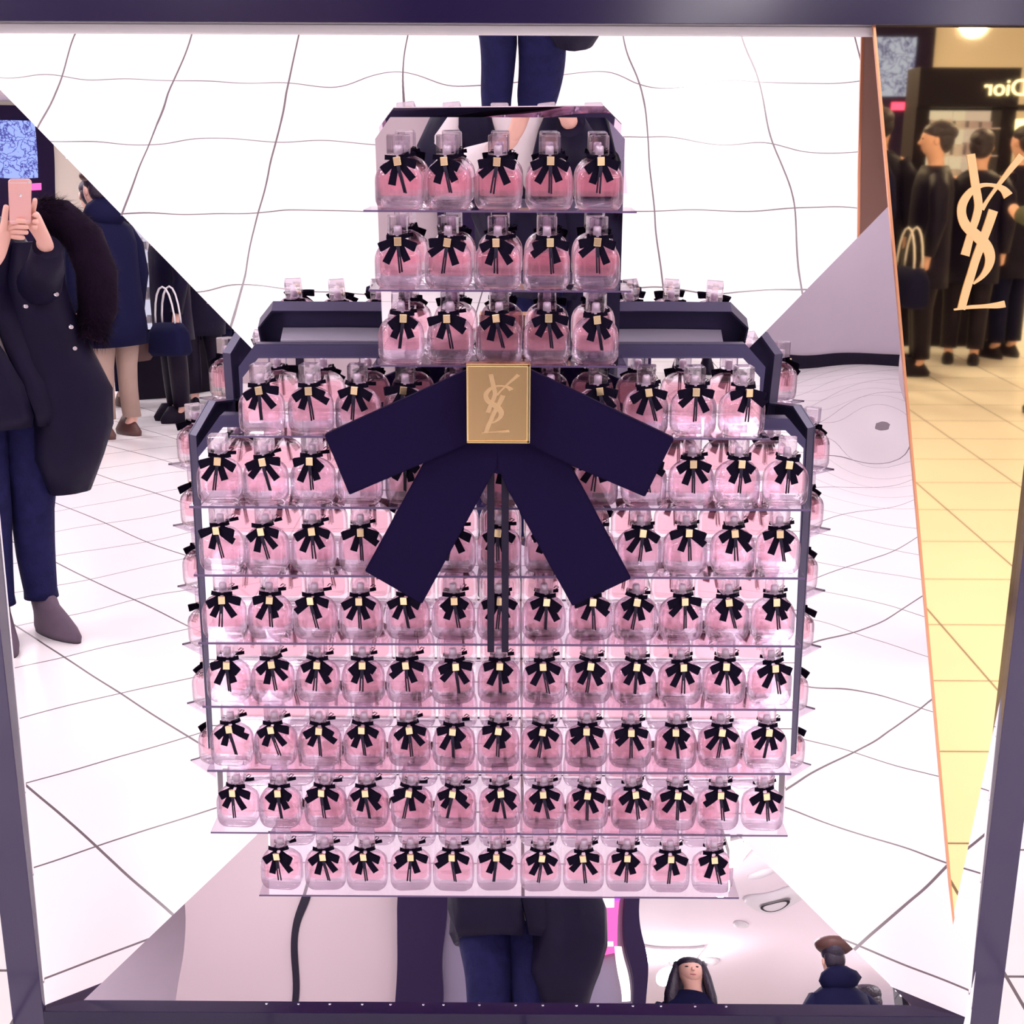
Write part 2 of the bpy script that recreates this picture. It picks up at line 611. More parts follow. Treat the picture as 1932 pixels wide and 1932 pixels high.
rs = random.Random(5)
for i in range(16):
    x = -0.42 + i * 0.052 + rs.uniform(-0.01, 0.01)
    world_part(MB().loft([[Vector((x + r * cos(2 * pi * k / 8), YF + 0.022 + r * sin(2 * pi * k / 8), ZB1 + z)) for k in range(8)] for r, z in [(0.0022, 0), (0.002, 0.0012), (0.001, 0.0016)]]), 'glint_dot', M['chrome'], case)  # tiny chrome dots added as small glints along the bottom beam

# ------------------------------------------------------------------ mirrored funnel behind the frame
TA, TE = tan(radians(20)), tan(radians(1.8)) / cos(radians(20))
TT, TB = tan(radians(15)), tan(radians(24))


def wob(x, z, seed, amp, freq):
    return amp * (noise.noise(Vector((x * freq, z * freq, seed))) + 0.5 * noise.noise(Vector((x * freq * 2.1, z * freq * 2.1, seed + 9))))


def yT(x, z): return 1.930 + TT * (1.59 - z) + wob(x, z, 3.0, 0.00042, 5.5)
def yB(x, z): return 1.892 + TB * (z - 0.09) + wob(x, z, 11.0, 0.0004, 5.0)
def yL(x, z): return 1.903 + TA * (x + 0.765) + TE * (z - 0.85) + wob(x, z, 21.0, 0.00016, 4.5)


def yR(x, z):
    y = 1.887 - TA * (x - 0.755) + TE * (z - 0.85) + wob(x, z, 31.0, 0.00032, 5.0)
    for cx, cz, s, a in ((0.56, 1.06, 0.075, 0.0012), (0.50, 0.66, 0.07, 0.0008)):
        d2 = ((x - cx) ** 2 + (z - cz) ** 2) / (s * s)
        y += a * math.exp(-d2)
    return y


FN = {'t': yT, 'b': yB, 'l': yL, 'r': yR}


def mirror_panel(key, x0, x1, z0, z1, label):
    nx, nz = int((x1 - x0) / 0.0075) + 1, int((z1 - z0) / 0.0075) + 1
    b = bmesh.new()
    g = []
    for i in range(nx + 1):
        col = []
        for j in range(nz + 1):
            x = x0 + (x1 - x0) * i / nx
            z = z0 + (z1 - z0) * j / nz
            y = FN[key](x, z)
            over = y - min(FN[k](x, z) for k in FN if k != key)
            v = b.verts.new((x, y, z))
            col.append((v, over))
        g.append(col)
    for i in range(nx):
        for j in range(nz):
            q = [g[i][j], g[i + 1][j], g[i + 1][j + 1], g[i][j + 1]]
            if min(o for _, o in q) > 0.004:
                continue
            f = b.faces.new([v for v, _ in q])
            f.smooth = True
    for v in [v for v in b.verts if not v.link_faces]:
        b.verts.remove(v)
    me = bpy.data.meshes.new('mirror_panel')
    b.to_mesh(me)
    b.free()
    o = link('mirror_panel', me, M['mirror'])
    md = o.modifiers.new('thick', 'SOLIDIFY')
    md.thickness = 0.003
    md.offset = -1 if True else 1
    tag(o, label, 'mirror', 'mirror sheets lining the display case')
    return o


mirror_panel('t', XL1, XR0, 0.55, ZT0, 'upper mirror sheet reflecting white floor tiles and jeans')
mirror_panel('b', XL1, XR0, ZB1 - 0.01, 1.2, 'lower mirror sheet reflecting the ceiling and a shop window')
mirror_panel('l', XL1 - 0.004, 0.05, ZB1 - 0.02, ZT0, 'left mirror sheet reflecting the photographer in a black coat')
mirror_panel('r', -0.05, XR0 + 0.004, ZB1 - 0.02, ZT0, 'right mirror sheet with rippled floor tiles and a grey wall')

# gold triangular mirror on the right, with the monogram
gp = tag(empty('gold_mirror_panel', (0.70, 1.88, 0.9)), 'tall triangular gold mirror with cream monogram by the right post', 'gold mirror')
GY = 1.878
tri = [at(1827, 1915, GY), at(1652, 46, GY), Vector((XR0 + 0.0, GY, ZT0)), Vector((XR0 + 0.0, GY, 0.09))]
tri[1].z = ZT0
tri[0].z = 0.092
tri[0].x = XR0 - 0.004
for p in tri: p.y = GY
world_part(MB().prism(tri, (0, 0, 0), (0, 0.002, 0)), 'gold_sheet', M['gold_mirror'], gp)
world_part(MB().prism(tri, (0, 0.0021, 0), (0, 0.005, 0)), 'backing_board', M['brown_board'], gp)
e0, e1 = tri[1], tri[0]
world_part(MB().prism([e0 + Vector((-0.0035, 0, 0)), e0, e1, e1 + Vector((-0.0035, 0, 0))], (0, -0.001, 0), (0, 0.006, 0)), 'edge_strip', M['gold_edge'], gp)


# monogram glyph strokes, unit space: x right 0..1 (width), y down 0..1
def stroke(pts):
    """pts: (x, y, half width) along a centre line -> polygon outline"""
    L_, R_ = [], []
    P = [Vector((p[0], p[1])) for p in pts]
    for i, p in enumerate(P):
        d = (P[min(i + 1, len(P) - 1)] - P[max(i - 1, 0)]).normalized()
        n = Vector((-d.y, d.x))
        L_.append(p + n * pts[i][2])
        R_.append(p - n * pts[i][2])
    return L_, R_


MONO = [
    # Y: thick left arm running down into the slanting stem
    [(285, 115, 44), (305, 250, 44), (335, 450, 44), (365, 640, 42), (340, 780, 40), (290, 930, 38), (225, 1170, 46)],
    # Y: thin right arm
    [(815, 130, 38), (700, 270, 30), (570, 440, 20), (470, 580, 17), (400, 690, 24)],
    # S: crook over the top, round the left and down to the right, tapering back
    [(675, 550, 52), (620, 480, 36), (520, 440, 20), (400, 440, 22), (290, 500, 34), (205, 620, 44), (190, 740, 46), (235, 860, 52), (345, 965, 58), (445, 1070, 58), (485, 1180, 52), (465, 1290, 40), (400, 1390, 24), (310, 1465, 10)],
    # L: stem
    [(520, 700, 48), (470, 850, 46), (400, 1040, 44), (340, 1200, 42), (285, 1380, 42), (235, 1540, 42), (185, 1730, 40)],
    # L: foot
    [(110, 1735, 8), (260, 1710, 17), (430, 1700, 20), (560, 1690, 30), (640, 1675, 34)],
]


def monogram(place, thick, mirror_x=False):
    """place(u, v) -> world point of the 839 x 1932 crop pixel"""
    mb = MB()
    def cr(p0, p1, p2, p3, t):
        return tuple(.5 * (2 * b + (c - a) * t + (2 * a - 5 * b + 4 * c - d) * t * t + (3 * b - a - 3 * c + d) * t ** 3) for a, b, c, d in zip(p0, p1, p2, p3))
    for si, st in enumerate(MONO):
        fine = []
        for i in range(len(st) - 1):
            for q in range(4):
                fine.append(cr(st[max(i - 1, 0)], st[i], st[i + 1], st[min(i + 2, len(st) - 1)], q / 4))
        fine.append(st[-1])
        Lf, Rt = stroke(fine)
        for i in range(len(Lf) - 1):
            q = [place(*Lf[i]), place(*Lf[i + 1]), place(*Rt[i + 1]), place(*Rt[i])]
            mb.prism(q, (0, 0, 0), (0, -thick - si * .00012, 0))
    return mb


def gplace(u, v):
    return at(1780 + u * 152 / 839, 270 + v * 350 / 1932, GY - 0.0004)


world_part(monogram(gplace, 0.0008), 'emblem', M['mark_cream'], gp)['label'] = 'cream interlaced monogram'

# ------------------------------------------------------------------ display tower
tower = tag(empty('display_stand', (-0.021, 1.8, 0)), 'bottle-shaped tiered display stand of mirror boards and clear shelves', 'display stand')
CXD = at(943, 900, 1.87).x
K = 1.10        # the display stands this much farther than a 6.4 cm bottle pitch would put it
YM = 1.765 * K  # mirror boards
SH_F, SH_B = 1.675 * K, YM
shelf_px = [397, 547, 689, 824, 957, 1086, 1214, 1334, 1455, 1572, 1690]
SZ = [at(943, p, SH_F).z for p in shelf_px]
counts = [5, 5, 5, 11, 13, 13, 13, 13, 13, 13, 11]
halfw = [w * K for w in (0.172, 0.168, 0.165, 0.357, 0.4165, 0.4165, 0.4165, 0.4165, 0.416, 0.417, 0.352)]
SP = 0.0638 * K


def poly_board(px, Y, thick, name, mat, lean=None):
    pts = [at(x, y, Y) for x, y in px]
    for p in pts: p.y = Y
    mb = MB().prism(pts, (0, 0, 0), (0, thick, 0))
    return world_part(mb, name, mat, tower)


# front mirror boards
nb = [(708, 262), (737, 221), (1142, 222), (1178, 262), (1167, 690), (722, 690)]
Y_ = 1.922
pts = [at(x, y, Y_) for x, y in nb]
# leaning slightly forward at the top and turned a touch, as it hangs in the photo
pts = [Vector((p.x, Y_ - (p.z - 1.38) * tan(radians(3.3)) + p.x * tan(radians(-1.2)), p.z)) for p in pts]
world_part(MB().prism(pts, (0, 0, 0), (0, 0.003, 0)), 'mirror_board', M['mirror'], tower)
poly_board([(458, 712), (487, 676), (1402, 676), (1434, 712), (1430, 826), (458, 824)], YM, 0.003, 'mirror_board', M['mirror'])
poly_board([(375, 862), (421, 806), (1482, 812), (1516, 846), (1490, 1458), (405, 1452)], YM, 0.003, 'mirror_board', M['mirror'])
poly_board([(420, 1450), (1470, 1458), (1466, 1574), (424, 1570)], YM, 0.003, 'mirror_board', M['mirror'])
poly_board([(506, 1568), (1378, 1576), (1374, 1692), (508, 1690)], YM, 0.003, 'mirror_board', M['mirror'])


# steel backs and rails behind the boards
def back(px, Y):
    pts_ = [at(x, y, Y - 0.004) for x, y in px]
    for p in pts_: p.y = Y
    c = Vector((sum(p.x for p in pts_) / len(pts_), Y, sum(p.z for p in pts_) / len(pts_)))
    pts_ = [c + (p - c) * 1.004 for p in pts_]
    world_part(MB().prism(pts_, (0, 0.0032, 0), (0, 0.0062, 0)), 'back_plate', M['steel'], tower)


for px in ([(420, 1450), (1470, 1458), (1466, 1574), (424, 1570)], [(506, 1568), (1378, 1576), (1374, 1692), (508, 1690)]):
    pp = [at(x, y, YM) for x, y in px]
    for p in pp: p.y = YM
    world_part(MB().prism(pp, (0, 0.0032, 0), (0, 0.0052, 0)), 'back_plate', M['white'], tower)


def flange(px, Y, d=.03):
    P_ = [at(x, y, Y - 0.004) for x, y in px]
    b = bmesh.new()
    F = [b.verts.new((p.x, Y + .0062, p.z)) for p in P_]
    R = [b.verts.new((p.x, Y + d, p.z)) for p in P_]
    for i in range(len(F) - 1):
        b.faces.new([F[i], R[i], R[i + 1], F[i + 1]])
    me = bpy.data.meshes.new('flange')
    b.to_mesh(me); b.free()
    o = link('flange', me, M['steel'], tower)
    o.location = -tower.location
    md = o.modifiers.new('t', 'SOLIDIFY'); md.thickness = 0.003; md.offset = 0


for px in ([(458, 824), (450, 694), (480, 653), (1408, 653), (1444, 694), (1430, 826)], [(405, 1452), (372, 848), (415, 787), (1488, 793), (1520, 832), (1490, 1458)]):
    back(px, YM)
    flange(px, YM)
for za, zb, hw, th, mt in ((.066, .060, .36, .034, 'steel_light'), (.060, .030, .345, .012, 'steel_light'), (.030, .022, .36, .030, 'steel_light'), (.012, -.012, .355, .022, 'white')):
    world_part(MB().box(CXD - hw, CXD + hw, YM + .007, YM + .007 + th, SZ[3] + zb, SZ[3] + za, 0.0006), 'rail', M[mt], tower)
for x, z in ((-.31, SZ[3] + .047), (.27, SZ[3] + .047), (-.28, SZ[3] + .036), (.25, SZ[3] + .036)):
    world_part(MB().tube([(x, YM + .018, z), (x, YM + .030, z)], [.007, .006], 12), 'bolt', M['chrome'], tower)

# shelves
for i, z in enumerate(SZ):
    hw = halfw[i]
    sh = MB().box(CXD - hw, CXD + hw, SH_F, SH_B, z - 0.003, z, 0.0004).build('shelf', M['shelf'], tower)
    sh.location = -tower.location
    ed = MB().box(CXD - hw, CXD + hw, SH_F - 0.0012, SH_F - 0.0002, z - (0.0036 if 3 < i < 9 else 0.0028), z - 0.0003).build('front_edge', M['shelf_edge'], sh)


# ------------------------------------------------------------------ perfume bottles
def body_mesh():
    prof = [(0, .0235), (.0015, .0255), (.004, .0277), (.009, .0298), (.014, .0302), (.034, .0302), (.040, .0296), (.046, .0276),
            (.051, .0245), (.055, .0205), (.058, .0150), (.060, .0095), (.0615, .0070)]
    rings = []
    for z, w in prof:
        d = min(.0160, .0085 + w * 0.28) * (1 if z < .045 else max(.42, 1 - (z - .045) / .0165 * .58))
        rings.append(rrect(0, 0, z, w, d, min(.010, d * .8), 5))
    return MB().loft(rings).mesh('body')


def liquid_mesh():
    prof = [(.0165, .0215), (.0185, .0235), (.037, .0240), (.0425, .0225), (.0435, .0220)]
    return MB().loft([rrect(0, 0, z, w, .0105, .006, 4) for z, w in prof]).mesh('liquid')


def cap_mesh():
    t = MB()
    t.box(-.0122, .0122, -.0122, .0122, .0665, .0915, .0022)
    return t.mesh('cap')


def spray_mesh():
    t = MB()
    t.tube([(0, 0, .0605), (0, 0, .067)], [.0062, .0062], 14)
    t.tube([(0, 0, .067), (0, 0, .0765), (0, 0, .0785)], [.0052, .0052, .0040], 14)
    return t.mesh('spray')


def strip(mb, a, b, w0, w1, y0, y1, th=.0009, mid=None):
    """flat ribbon between two (x, z) points"""
    a2, b2 = Vector(a), Vector(b)
    d = (b2 - a2).normalized()
    n = Vector((-d.y, d.x))
    N_ = 4
    rings = []
    for i in range(N_ + 1):
        t = i / N_
        c = a2.lerp(b2, t)
        w = (w0 + (w1 - w0) * t) / 2
        y = y0 + (y1 - y0) * t - .0012 * sin(pi * t)
        L_, R_ = c + n * w, c - n * w
        rings.append([Vector((L_.x, y, L_.y)), Vector((L_.x, y + th, L_.y)), Vector((R_.x, y + th, R_.y)), Vector((R_.x, y, R_.y))])
    mb.loft(rings, smooth=False)


def bow_mesh(r, k):
    """ribbon bow: two loops, two tails, small rear loops and the tie round the neck"""
    u = r.uniform
    mb = MB()
    y = -.0180
    la, ra = u(2, 34), u(2, 34)
    for s, an in ((-1, la), (1, ra)):
        a = radians(an + 12)
        ln = .0225 + u(-.002, .0025)
        e = (s * ln * cos(a), .0605 - ln * sin(a) * 0.75)
        strip(mb, (s * .003, .0605), e, .0075, .0120, y + .001, y - .0035)
        strip(mb, (s * .003, .0610), (e[0] * .97, e[1] + .0005), .0070, .0115, y + .006, y - .0010)
        # rounded outer fold joining both layers
        d = Vector((e[0], e[1] - .0605)).normalized()
        n = Vector((-d.y, d.x)) * .0056
        mb.tube([(e[0] + n.x, y - .0025, e[1] + n.y), (e[0] - n.x, y - .0025, e[1] - n.y)], .0017, 8)
        # tail
        ta = radians(u(22, 40) if u(0, 1) > .25 else u(48, 62))
        tl = .0275 + u(-.003, .003)
        strip(mb, (s * .002, .0575), (s * tl * sin(ta), .0575 - tl * cos(ta)), .0080, .0098, y, y - .0045)
        # small rear loop peeping above
        strip(mb, (s * .002, .0635), (s * (.0145 + u(-.001, .002)), .0655 + u(-.002, .001)), .006, .0062, y + .008, y + .010)
        # curl behind the neck (seen in the mirror boards)
        strip(mb, (s * .003, .0640), (s * .0170 + .004, .0655), .0045, .0050, .0085, .0115)
    mb.tube([(.0084 * cos(t * 2 * pi / 14), .0084 * sin(t * 2 * pi / 14), .0632) for t in range(15)], .0016, 6)
    q = u(.006, .012)
    mb.tube([(q, .011, .0655), (q + .006, .013, .0665), (q + .010, .014, .0700), (q + .006, .014, .0715), (q + .003, .013, .0685)], .0007, 5)
    return mb.mesh('bow')


def cord_mesh(r):
    u = r.uniform
    mb = MB()
    y = -.0222
    s = u(-.004, .006)
    for k in (-1, 1):
        e = (s + k * u(.0008, .0022), .0195 + u(-.001, .0015))
        mb.tube([(k * .0010, y + .0006, .0545), ((k * .0012 + e[0]) / 2, y - .001, .040), (e[0], y, e[1])], .00115, 6)
    strip(mb, (0, .0560), (s * .45, .0400), .0042, .0046, y - .0004, y - .001)
    return mb.mesh('cord')


rb = random.Random(11)
me_body, me_liq, me_cap, me_spray = body_mesh(), liquid_mesh(), cap_mesh(), spray_mesh()
me_tag = MB().box(-.0046, .0046, -.0240, -.0205, .0540, .0645, .0005).mesh('buckle')
for me, m in ((me_body, 'glass'), (me_liq, 'liquid'), (me_cap, 'cap'), (me_spray, 'spray'), (me_tag, 'gold')):
    me.materials.append(M[m])
bows, cords = [], []
for k in range(12):
    b1 = bow_mesh(rb, k); b1.materials.append(M['ribbon']); bows.append(b1)
    c1 = cord_mesh(rb); c1.materials.append(M['cord']); cords.append(c1)


def bottle(x, y, z, rz, label, group, cap_rz=0.0):
    t = empty('perfume_bottle', (x, y, z), rz)
    t.scale = (K, K, K)
    tag(t, label, 'perfume bottle', group)
    k = rb.randrange(12)
    for nm, me in (('body', me_body), ('cap', me_cap), ('bow', bows[k])):
        o = bpy.data.objects.new(nm, me)
        COL.objects.link(o)
        o.parent = t
        subs = ()
        if nm == 'body':
            subs = (('perfume', me_liq),)
        elif nm == 'cap':
            o.rotation_euler = (0, 0, cap_rz)
            subs = (('spray_head', me_spray),)
        else:
            tw = rb.uniform(-9, 9)
            o.matrix_local = Matrix.Translation((0, 0, .060)) @ Matrix.Rotation(radians(tw), 4, 'Y') @ Matrix.Rotation(radians(rb.uniform(-7, 7)), 4, 'Z') @ Matrix.Translation((rb.uniform(-.0012, .0012), 0, -.060 + rb.uniform(-.001, .001)))
            subs = (('buckle', me_tag), ('cord', cords[rb.randrange(12)]))
        for n2, m2 in subs:
            q = bpy.data.objects.new(n2, m2)
            COL.objects.link(q)
            q.parent = o
    return t


ORD = ['leftmost', 'second from left', 'third from left', 'fourth from left', 'fifth from left', 'sixth from left', 'seventh from left',
       'eighth from left', 'ninth from left', 'tenth from left', 'eleventh from left', 'twelfth from left', 'thirteenth from left']
SHN = ['top shelf', 'second shelf from top', 'third shelf from top', 'fourth shelf from top', 'fifth shelf from top', 'sixth shelf from top',
       'fifth shelf from bottom', 'fourth shelf from bottom', 'third shelf from bottom', 'second shelf from bottom', 'bottom shelf']
ROWC = [941, 938, 940, 947, 947, 943, 941, 941, 939, 943, 938]
for i, n in enumerate(counts):
    cx = at(ROWC[i], shelf_px[i] - 60, 1.87).x
    for k in range(n):
        x = cx + (k - (n - 1) / 2) * SP + rb.uniform(-.0012, .0012)
        nm = 'rightmost' if k == n - 1 else ORD[k]
        bottle(x, 1.702 * K + rb.uniform(-.002, .002), SZ[i] + .0002, radians(rb.uniform(-5, 5)),
               'pink perfume bottle with black bow, %s on the %s' % (nm, SHN[i]), 'perfume bottles on the %s' % SHN[i], radians(rb.uniform(-12, 12)))

# ------------------------------------------------------------------ giant bow
GB = tag(empty('giant_bow', at(940, 780, 1.62 * K)), 'giant black ribbon bow with gold plate on the display front', 'bow')


def panel(px, Y0, Y1, thick, name, order=None):
    """flat ribbon panel; Y runs from Y0 at the knot to Y1 at the outer end (first two px = knot side)"""
    n = len(px)
    b = bmesh.new()
    lo, hi = [], []
    cx, cy = 940, 770
    ds = [sqrt((x - cx) ** 2 + (y - cy) ** 2) for x, y in px]
    mx = max(ds)
    for (x, y), d in zip(px, ds):
        Y = Y0 + (Y1 - Y0) * d / mx
        p = at(x, y, Y)
        lo.append(p)
    mb = MB().prism(lo, (0, 0, 0), (0, thick, 0), bev=0.0012)
    return world_part(mb, name, M['bow'], GB)


panel([(885, 697), (612, 821), (659, 934), (800, 874), (890, 834)], 1.622 * K, 1.606 * K, 0.016, 'loop')
panel([(998, 697), (1272, 828), (1217, 938), (1076, 878), (990, 834)], 1.622 * K, 1.606 * K, 0.016, 'loop')
panel([(884, 830), (800, 872), (688, 1078), (796, 1140), (924, 905), (938, 880), (942, 834)], 1.632 * K, 1.612 * K, 0.010, 'tail')
panel([(998, 830), (1076, 876), (1191, 1092), (1080, 1144), (958, 925), (938, 880), (940, 834)], 1.632 * K, 1.612 * K, 0.010, 'tail')
world_part(MB().prism([at(x, y, 1.628 * K) for x, y in ((882, 700), (1000, 700), (1040, 860), (940, 895), (850, 860))], (0, 0, 0), (0, .012, 0)), 'knot', M['bow'], GB)
for x in (926, 953):
    a, b_, c = at(x - 6.5, 895, 1.635 * K), at(x + 6.5, 895, 1.635 * K), None
    q = [at(x - 7, 890, 1.635 * K), at(x + 7, 890, 1.635 * K), at(x + 6.5, 1231, 1.625 * K), at(x - 6.5, 1231, 1.625 * K)]
    world_part(MB().prism(q, (0, 0, 0), (0, .004, 0), bev=.0006), 'cord', M['cord'], GB)
PY = 1.585 * K
q = [at(x, y, PY) for x, y in ((880, 686), (1001, 686), (999, 836), (880, 836))]
for p in q: p.y = PY
x0, x1 = q[0].x, q[1].x
z1, z0 = q[0].z, q[2].z
plate = world_part(MB().box(x0, x1, PY, PY + .02, z0, z1, .0015), 'gold_plate', M['gold_plate'], GB)
rim = MB()
e = .0038
for bx in ((x0, x1, z1 - e, z1), (x0, x1, z0, z0 + e), (x0, x0 + e * .6, z0, z1), (x1 - e * 1.2, x1, z0, z1)):
    rim.box(bx[0], bx[1], PY - .0022, PY, bx[2], bx[3], .0009)
rim.build('rim', M['gold_rim'], plate)


def pplace(u, v):
    # crop pixel of the panel monogram -> plate
    U = 912 + (u - 140) / 530 * 52
    V = 706 + (v - 110) / 1640 * 112
    return at(U, V, PY - .0002)


monogram(pplace, 0.0006).build('emblem', M['gold_mark'], plate)['label'] = 'embossed interlaced monogram'


# ------------------------------------------------------------------ people
def head(mb_parts, c, face_dir, t, hair='long', skin=None):
    """head with face features; returns children added to t"""
    pass


def ring(cx, cy, z, rx, ry, n=24, a0=0.0, a1=2 * pi, closed=True, jit=0.0, seed=0):
    out = []
    m = n if closed else n - 1
    for k in range(n):
        a = a0 + (a1 - a0) * k / m
        w = 1 + jit * noise.noise(Vector((cos(a) * 2 + seed, sin(a) * 2, z * 6)))
        out.append(Vector((cx + rx * w * cos(a), cy + ry * w * sin(a), z)))
    return out


def person(loc, rz, h=1.62, label='', coat='coat', legs='navy', shoes='black', hair='hair', long_hair=False, skirt=False, hood=False, group=None, arm='down', hat=False, belly=0.0, face=True):
    """one standing figure facing local +y, built round z up, origin between the feet"""
    t = empty('person', loc, rz)
    tag(t, label, 'person', group)
    k = h / 1.62
    V = lambda x, y, z: Vector((x * k, y * k, z * k))
    fwd = 0.16 if arm != 'down' else 0.02
    hz = 1.10 if arm != 'down' else 0.80
    verts = [V(0, 0, .86), V(0, 0, 1.05), V(0, -.01, 1.25), V(0, -.01, 1.36), V(0, 0, 1.43), V(0, .015, 1.50), V(0, .02, 1.56),
             V(.09, 0, .82), V(.09, .01, .46), V(.09, -.01, .09), V(.09, .10, .035),
             V(-.09, 0, .82), V(-.09, .01, .46), V(-.09, -.01, .09), V(-.09, .10, .035),
             V(.17, -.01, 1.31), V(.22, -.02, 1.06), V(.21, fwd * 1.5, hz), V(.20, fwd * 2, hz - .08 if arm == 'down' else hz + .06),
             V(-.17, -.01, 1.31), V(-.22, -.02, 1.06), V(-.21, fwd * 1.5, hz), V(-.20, fwd * 2, hz - .08 if arm == 'down' else hz + .06)]
    edges = [(0, 1), (1, 2), (2, 3), (3, 4), (4, 5), (5, 6), (0, 7), (7, 8), (8, 9), (9, 10), (0, 11), (11, 12), (12, 13), (13, 14),
             (2, 15), (15, 16), (16, 17), (17, 18), (2, 19), (19, 20), (20, 21), (21, 22)]
    rad = [.12, .11, .12, .05, .05, .082, .075, .08, .05, .035, .03, .08, .05, .035, .03, .055, .042, .03, .032, .055, .042, .03, .032]
    hd = MB().ball(V(0, .018, 1.545), (.074 * k, .090 * k, .108 * k), sub=3)
    for s_ in (-1, 1):
        hd.ball(V(s_ * .075, .015, 1.545), (.010 * k, .018 * k, .028 * k))
    hd.tube([V(0, -.01, 1.36), V(0, .0, 1.47)], [.052 * k, .048 * k], 14)
    body = link('body', join_meshes('body', [skin_mesh(verts, edges, [r * k for r in rad], 0, 2), hd.mesh('h')]), M['skin'], t, True)
    # face
    if face:
        f = MB()
        f.tube([V(0, .102, 1.555), V(0, .118, 1.524)], [.006 * k, .011 * k], 8)
        f.build('nose', M['skin'], t)
        for s in (-1, 1):
            MB().ball(V(s * .030, .098, 1.560), (.012 * k, .006 * k, .006 * k)).build('eye', M['black'], t)
        MB().ball(V(0, .096, 1.496), (.020 * k, .007 * k, .006 * k)).build('mouth', M['lip'], t)
    # hair cap
    hb = MB()
    hb.ball(V(0, -.016, 1.600), (.085 * k, .113 * k, .074 * k), sub=3)
    hb.ball(V(0, -.040, 1.555), (.084 * k, .070 * k, .090 * k), sub=3)
    if long_hair:
        rings = []
        for z, rx, yy in ((1.60, .10, -.02), (1.50, .125, -.035), (1.38, .14, -.05), (1.22, .135, -.07)):
            rings.append([Vector((rx * k * cos(a), (yy + .055 * sin(a)) * k, z * k)) for a in [pi * 2 * q / 20 for q in range(20)]])
        hb.loft(rings)
        for s in (-1, 1):
            hb.tube([V(s * .070, -.01, 1.62), V(s * .100, .015, 1.50), V(s * .115, .05, 1.38), V(s * .11, .06, 1.26)], [.03 * k, .035 * k, .038 * k, .025 * k], 10)
    hb.build('hair', M[hair], t)
    if hat:
        MB().ball(V(-.02, -.01, 1.640), (.130 * k, .125 * k, .060 * k), sub=3).build('hat', M['brown'], t)
    # coat
    cm = M[coat]
    rr = [(.60, .21, .15), (.75, .205, .15), (.95, .19, .14), (1.10, .185, .14), (1.24, .20, .135), (1.33, .17, .115), (1.39, .085, .085)]
    rings = [ring(0, 0, z * k, (rx + belly) * k, (ry + belly) * k, 24, jit=.06, seed=loc[0]) for z, rx, ry in rr]
    cb = MB().loft(rings)
    for s in (-1, 1):
        cb.tube([V(s * .14, -.01, 1.32), V(s * .20, -.015, 1.22), V(s * .225, -.02, 1.05), V(s * .213, fwd * 1.35, hz + .02)], [.065 * k, .068 * k, .06 * k, .048 * k], 14)
    if hood:
        cb.ball(V(0, -.07, 1.42), (.15 * k, .10 * k, .09 * k))
    cb.build('coat', cm, t)
    # trousers
    lb = MB()
    for s in (-1, 1):
        lb.tube([V(s * .085, 0, .86), V(s * .092, .005, .65), V(s * .092, .012, .46), V(s * .092, -.008, .12)], [.10 * k, .088 * k, .07 * k, .058 * k], 14)
    lb.build('trousers', M[legs], t)
    for s in (-1, 1):
        MB().loft([[Vector(((s * .09 + .045 * w * cos(a)) * k, (.045 + .125 * w * sin(a)) * k, z)) for a in [2 * pi * q / 18 for q in range(18)]] for z, w in ((0.0, .95), (.03, 1.0), (.07, .75), (.12, .40))]).build('shoe', M[shoes], t)
    return t


person((2.55, -5.75, 0), radians(190), 1.66, 'person in a dark coat half hidden behind the tan-trousered person', 'coat', 'navy', 'brown', arm='down')
person((1.18, -4.75, 0), 0.0, 1.66, 'person with long black hair and bare face, looking towards the mirror', 'navy', 'navy', 'black', long_hair=True, face=True)
person((2.02, -4.35, 0), radians(170), 1.66, 'person in a padded dark coat, tan trousers and a tilted brown hat', 'navy', 'khaki', 'brown', hood=True, hat=True, belly=.03, face=False)
person((2.66, -4.80, 0), radians(100), 1.56, 'person in a long black coat seen from the side, nearest the gold mirror edge', 'coat', 'black', 'black', hood=False)
person((3.08, -5.2, 0), radians(200), 1.52, 'person in a black coat facing the shop counter', 'coat', 'black', 'black', face=False)
person((3.48, -5.5, 0), radians(150), 1.55, 'person in a dark top leaning at the counter', 'coat', 'navy', 'black', arm='up')
person((3.05, -3.45, 0), radians(160), 1.60, 'person in an olive coat and dark boots closest to the gold mirror', 'green', 'black', 'black', arm='up')


def handbag(loc, rz, label, mat, w=.32, h=.24):
    t = empty('handbag', loc, rz)
    tag(t, label, 'bag')
    MB().loft([rrect(0, 0, z, w / 2 * s, .07 * s, .04, 4) for z, s in ((0, .85), (.03, 1), (h * .7, .95), (h, .7))]).build('pouch', M[mat], t)
    for y in (-.03, .03):
        MB().tube([(w * .28 * cos(a), y, h - .02 + .26 * sin(a)) for a in [pi * q / 10 for q in range(11)]], .0065, 8).build('handle', M['white'], t)


handbag((2.42, -4.36, .50), radians(70), 'navy shoulder bag with white straps beside the tan trousers', 'navy')
handbag((2.30, -4.66, .46), radians(20), 'brown leather bag hanging below the navy bag', 'brown', .24, .18)

# dark shop panel with a blue screen
sp = tag(empty('video_wall', (4.6, -12.98, 0)), 'glowing blue-white picture screen on a dark panel', 'screen')
MB().box(-.75, .45, 0, .05, 0, 2.85, .004).build('panel', M['darkwall'], sp)
MB().box(-.50, .22, .05, .08, 2.0, 2.68, .004).build('screen', M['screen'], sp)
MB().box(-.02, .26, .05, .08, 1.84, 1.93, .004).build('sign', M['neon_pink'], sp)

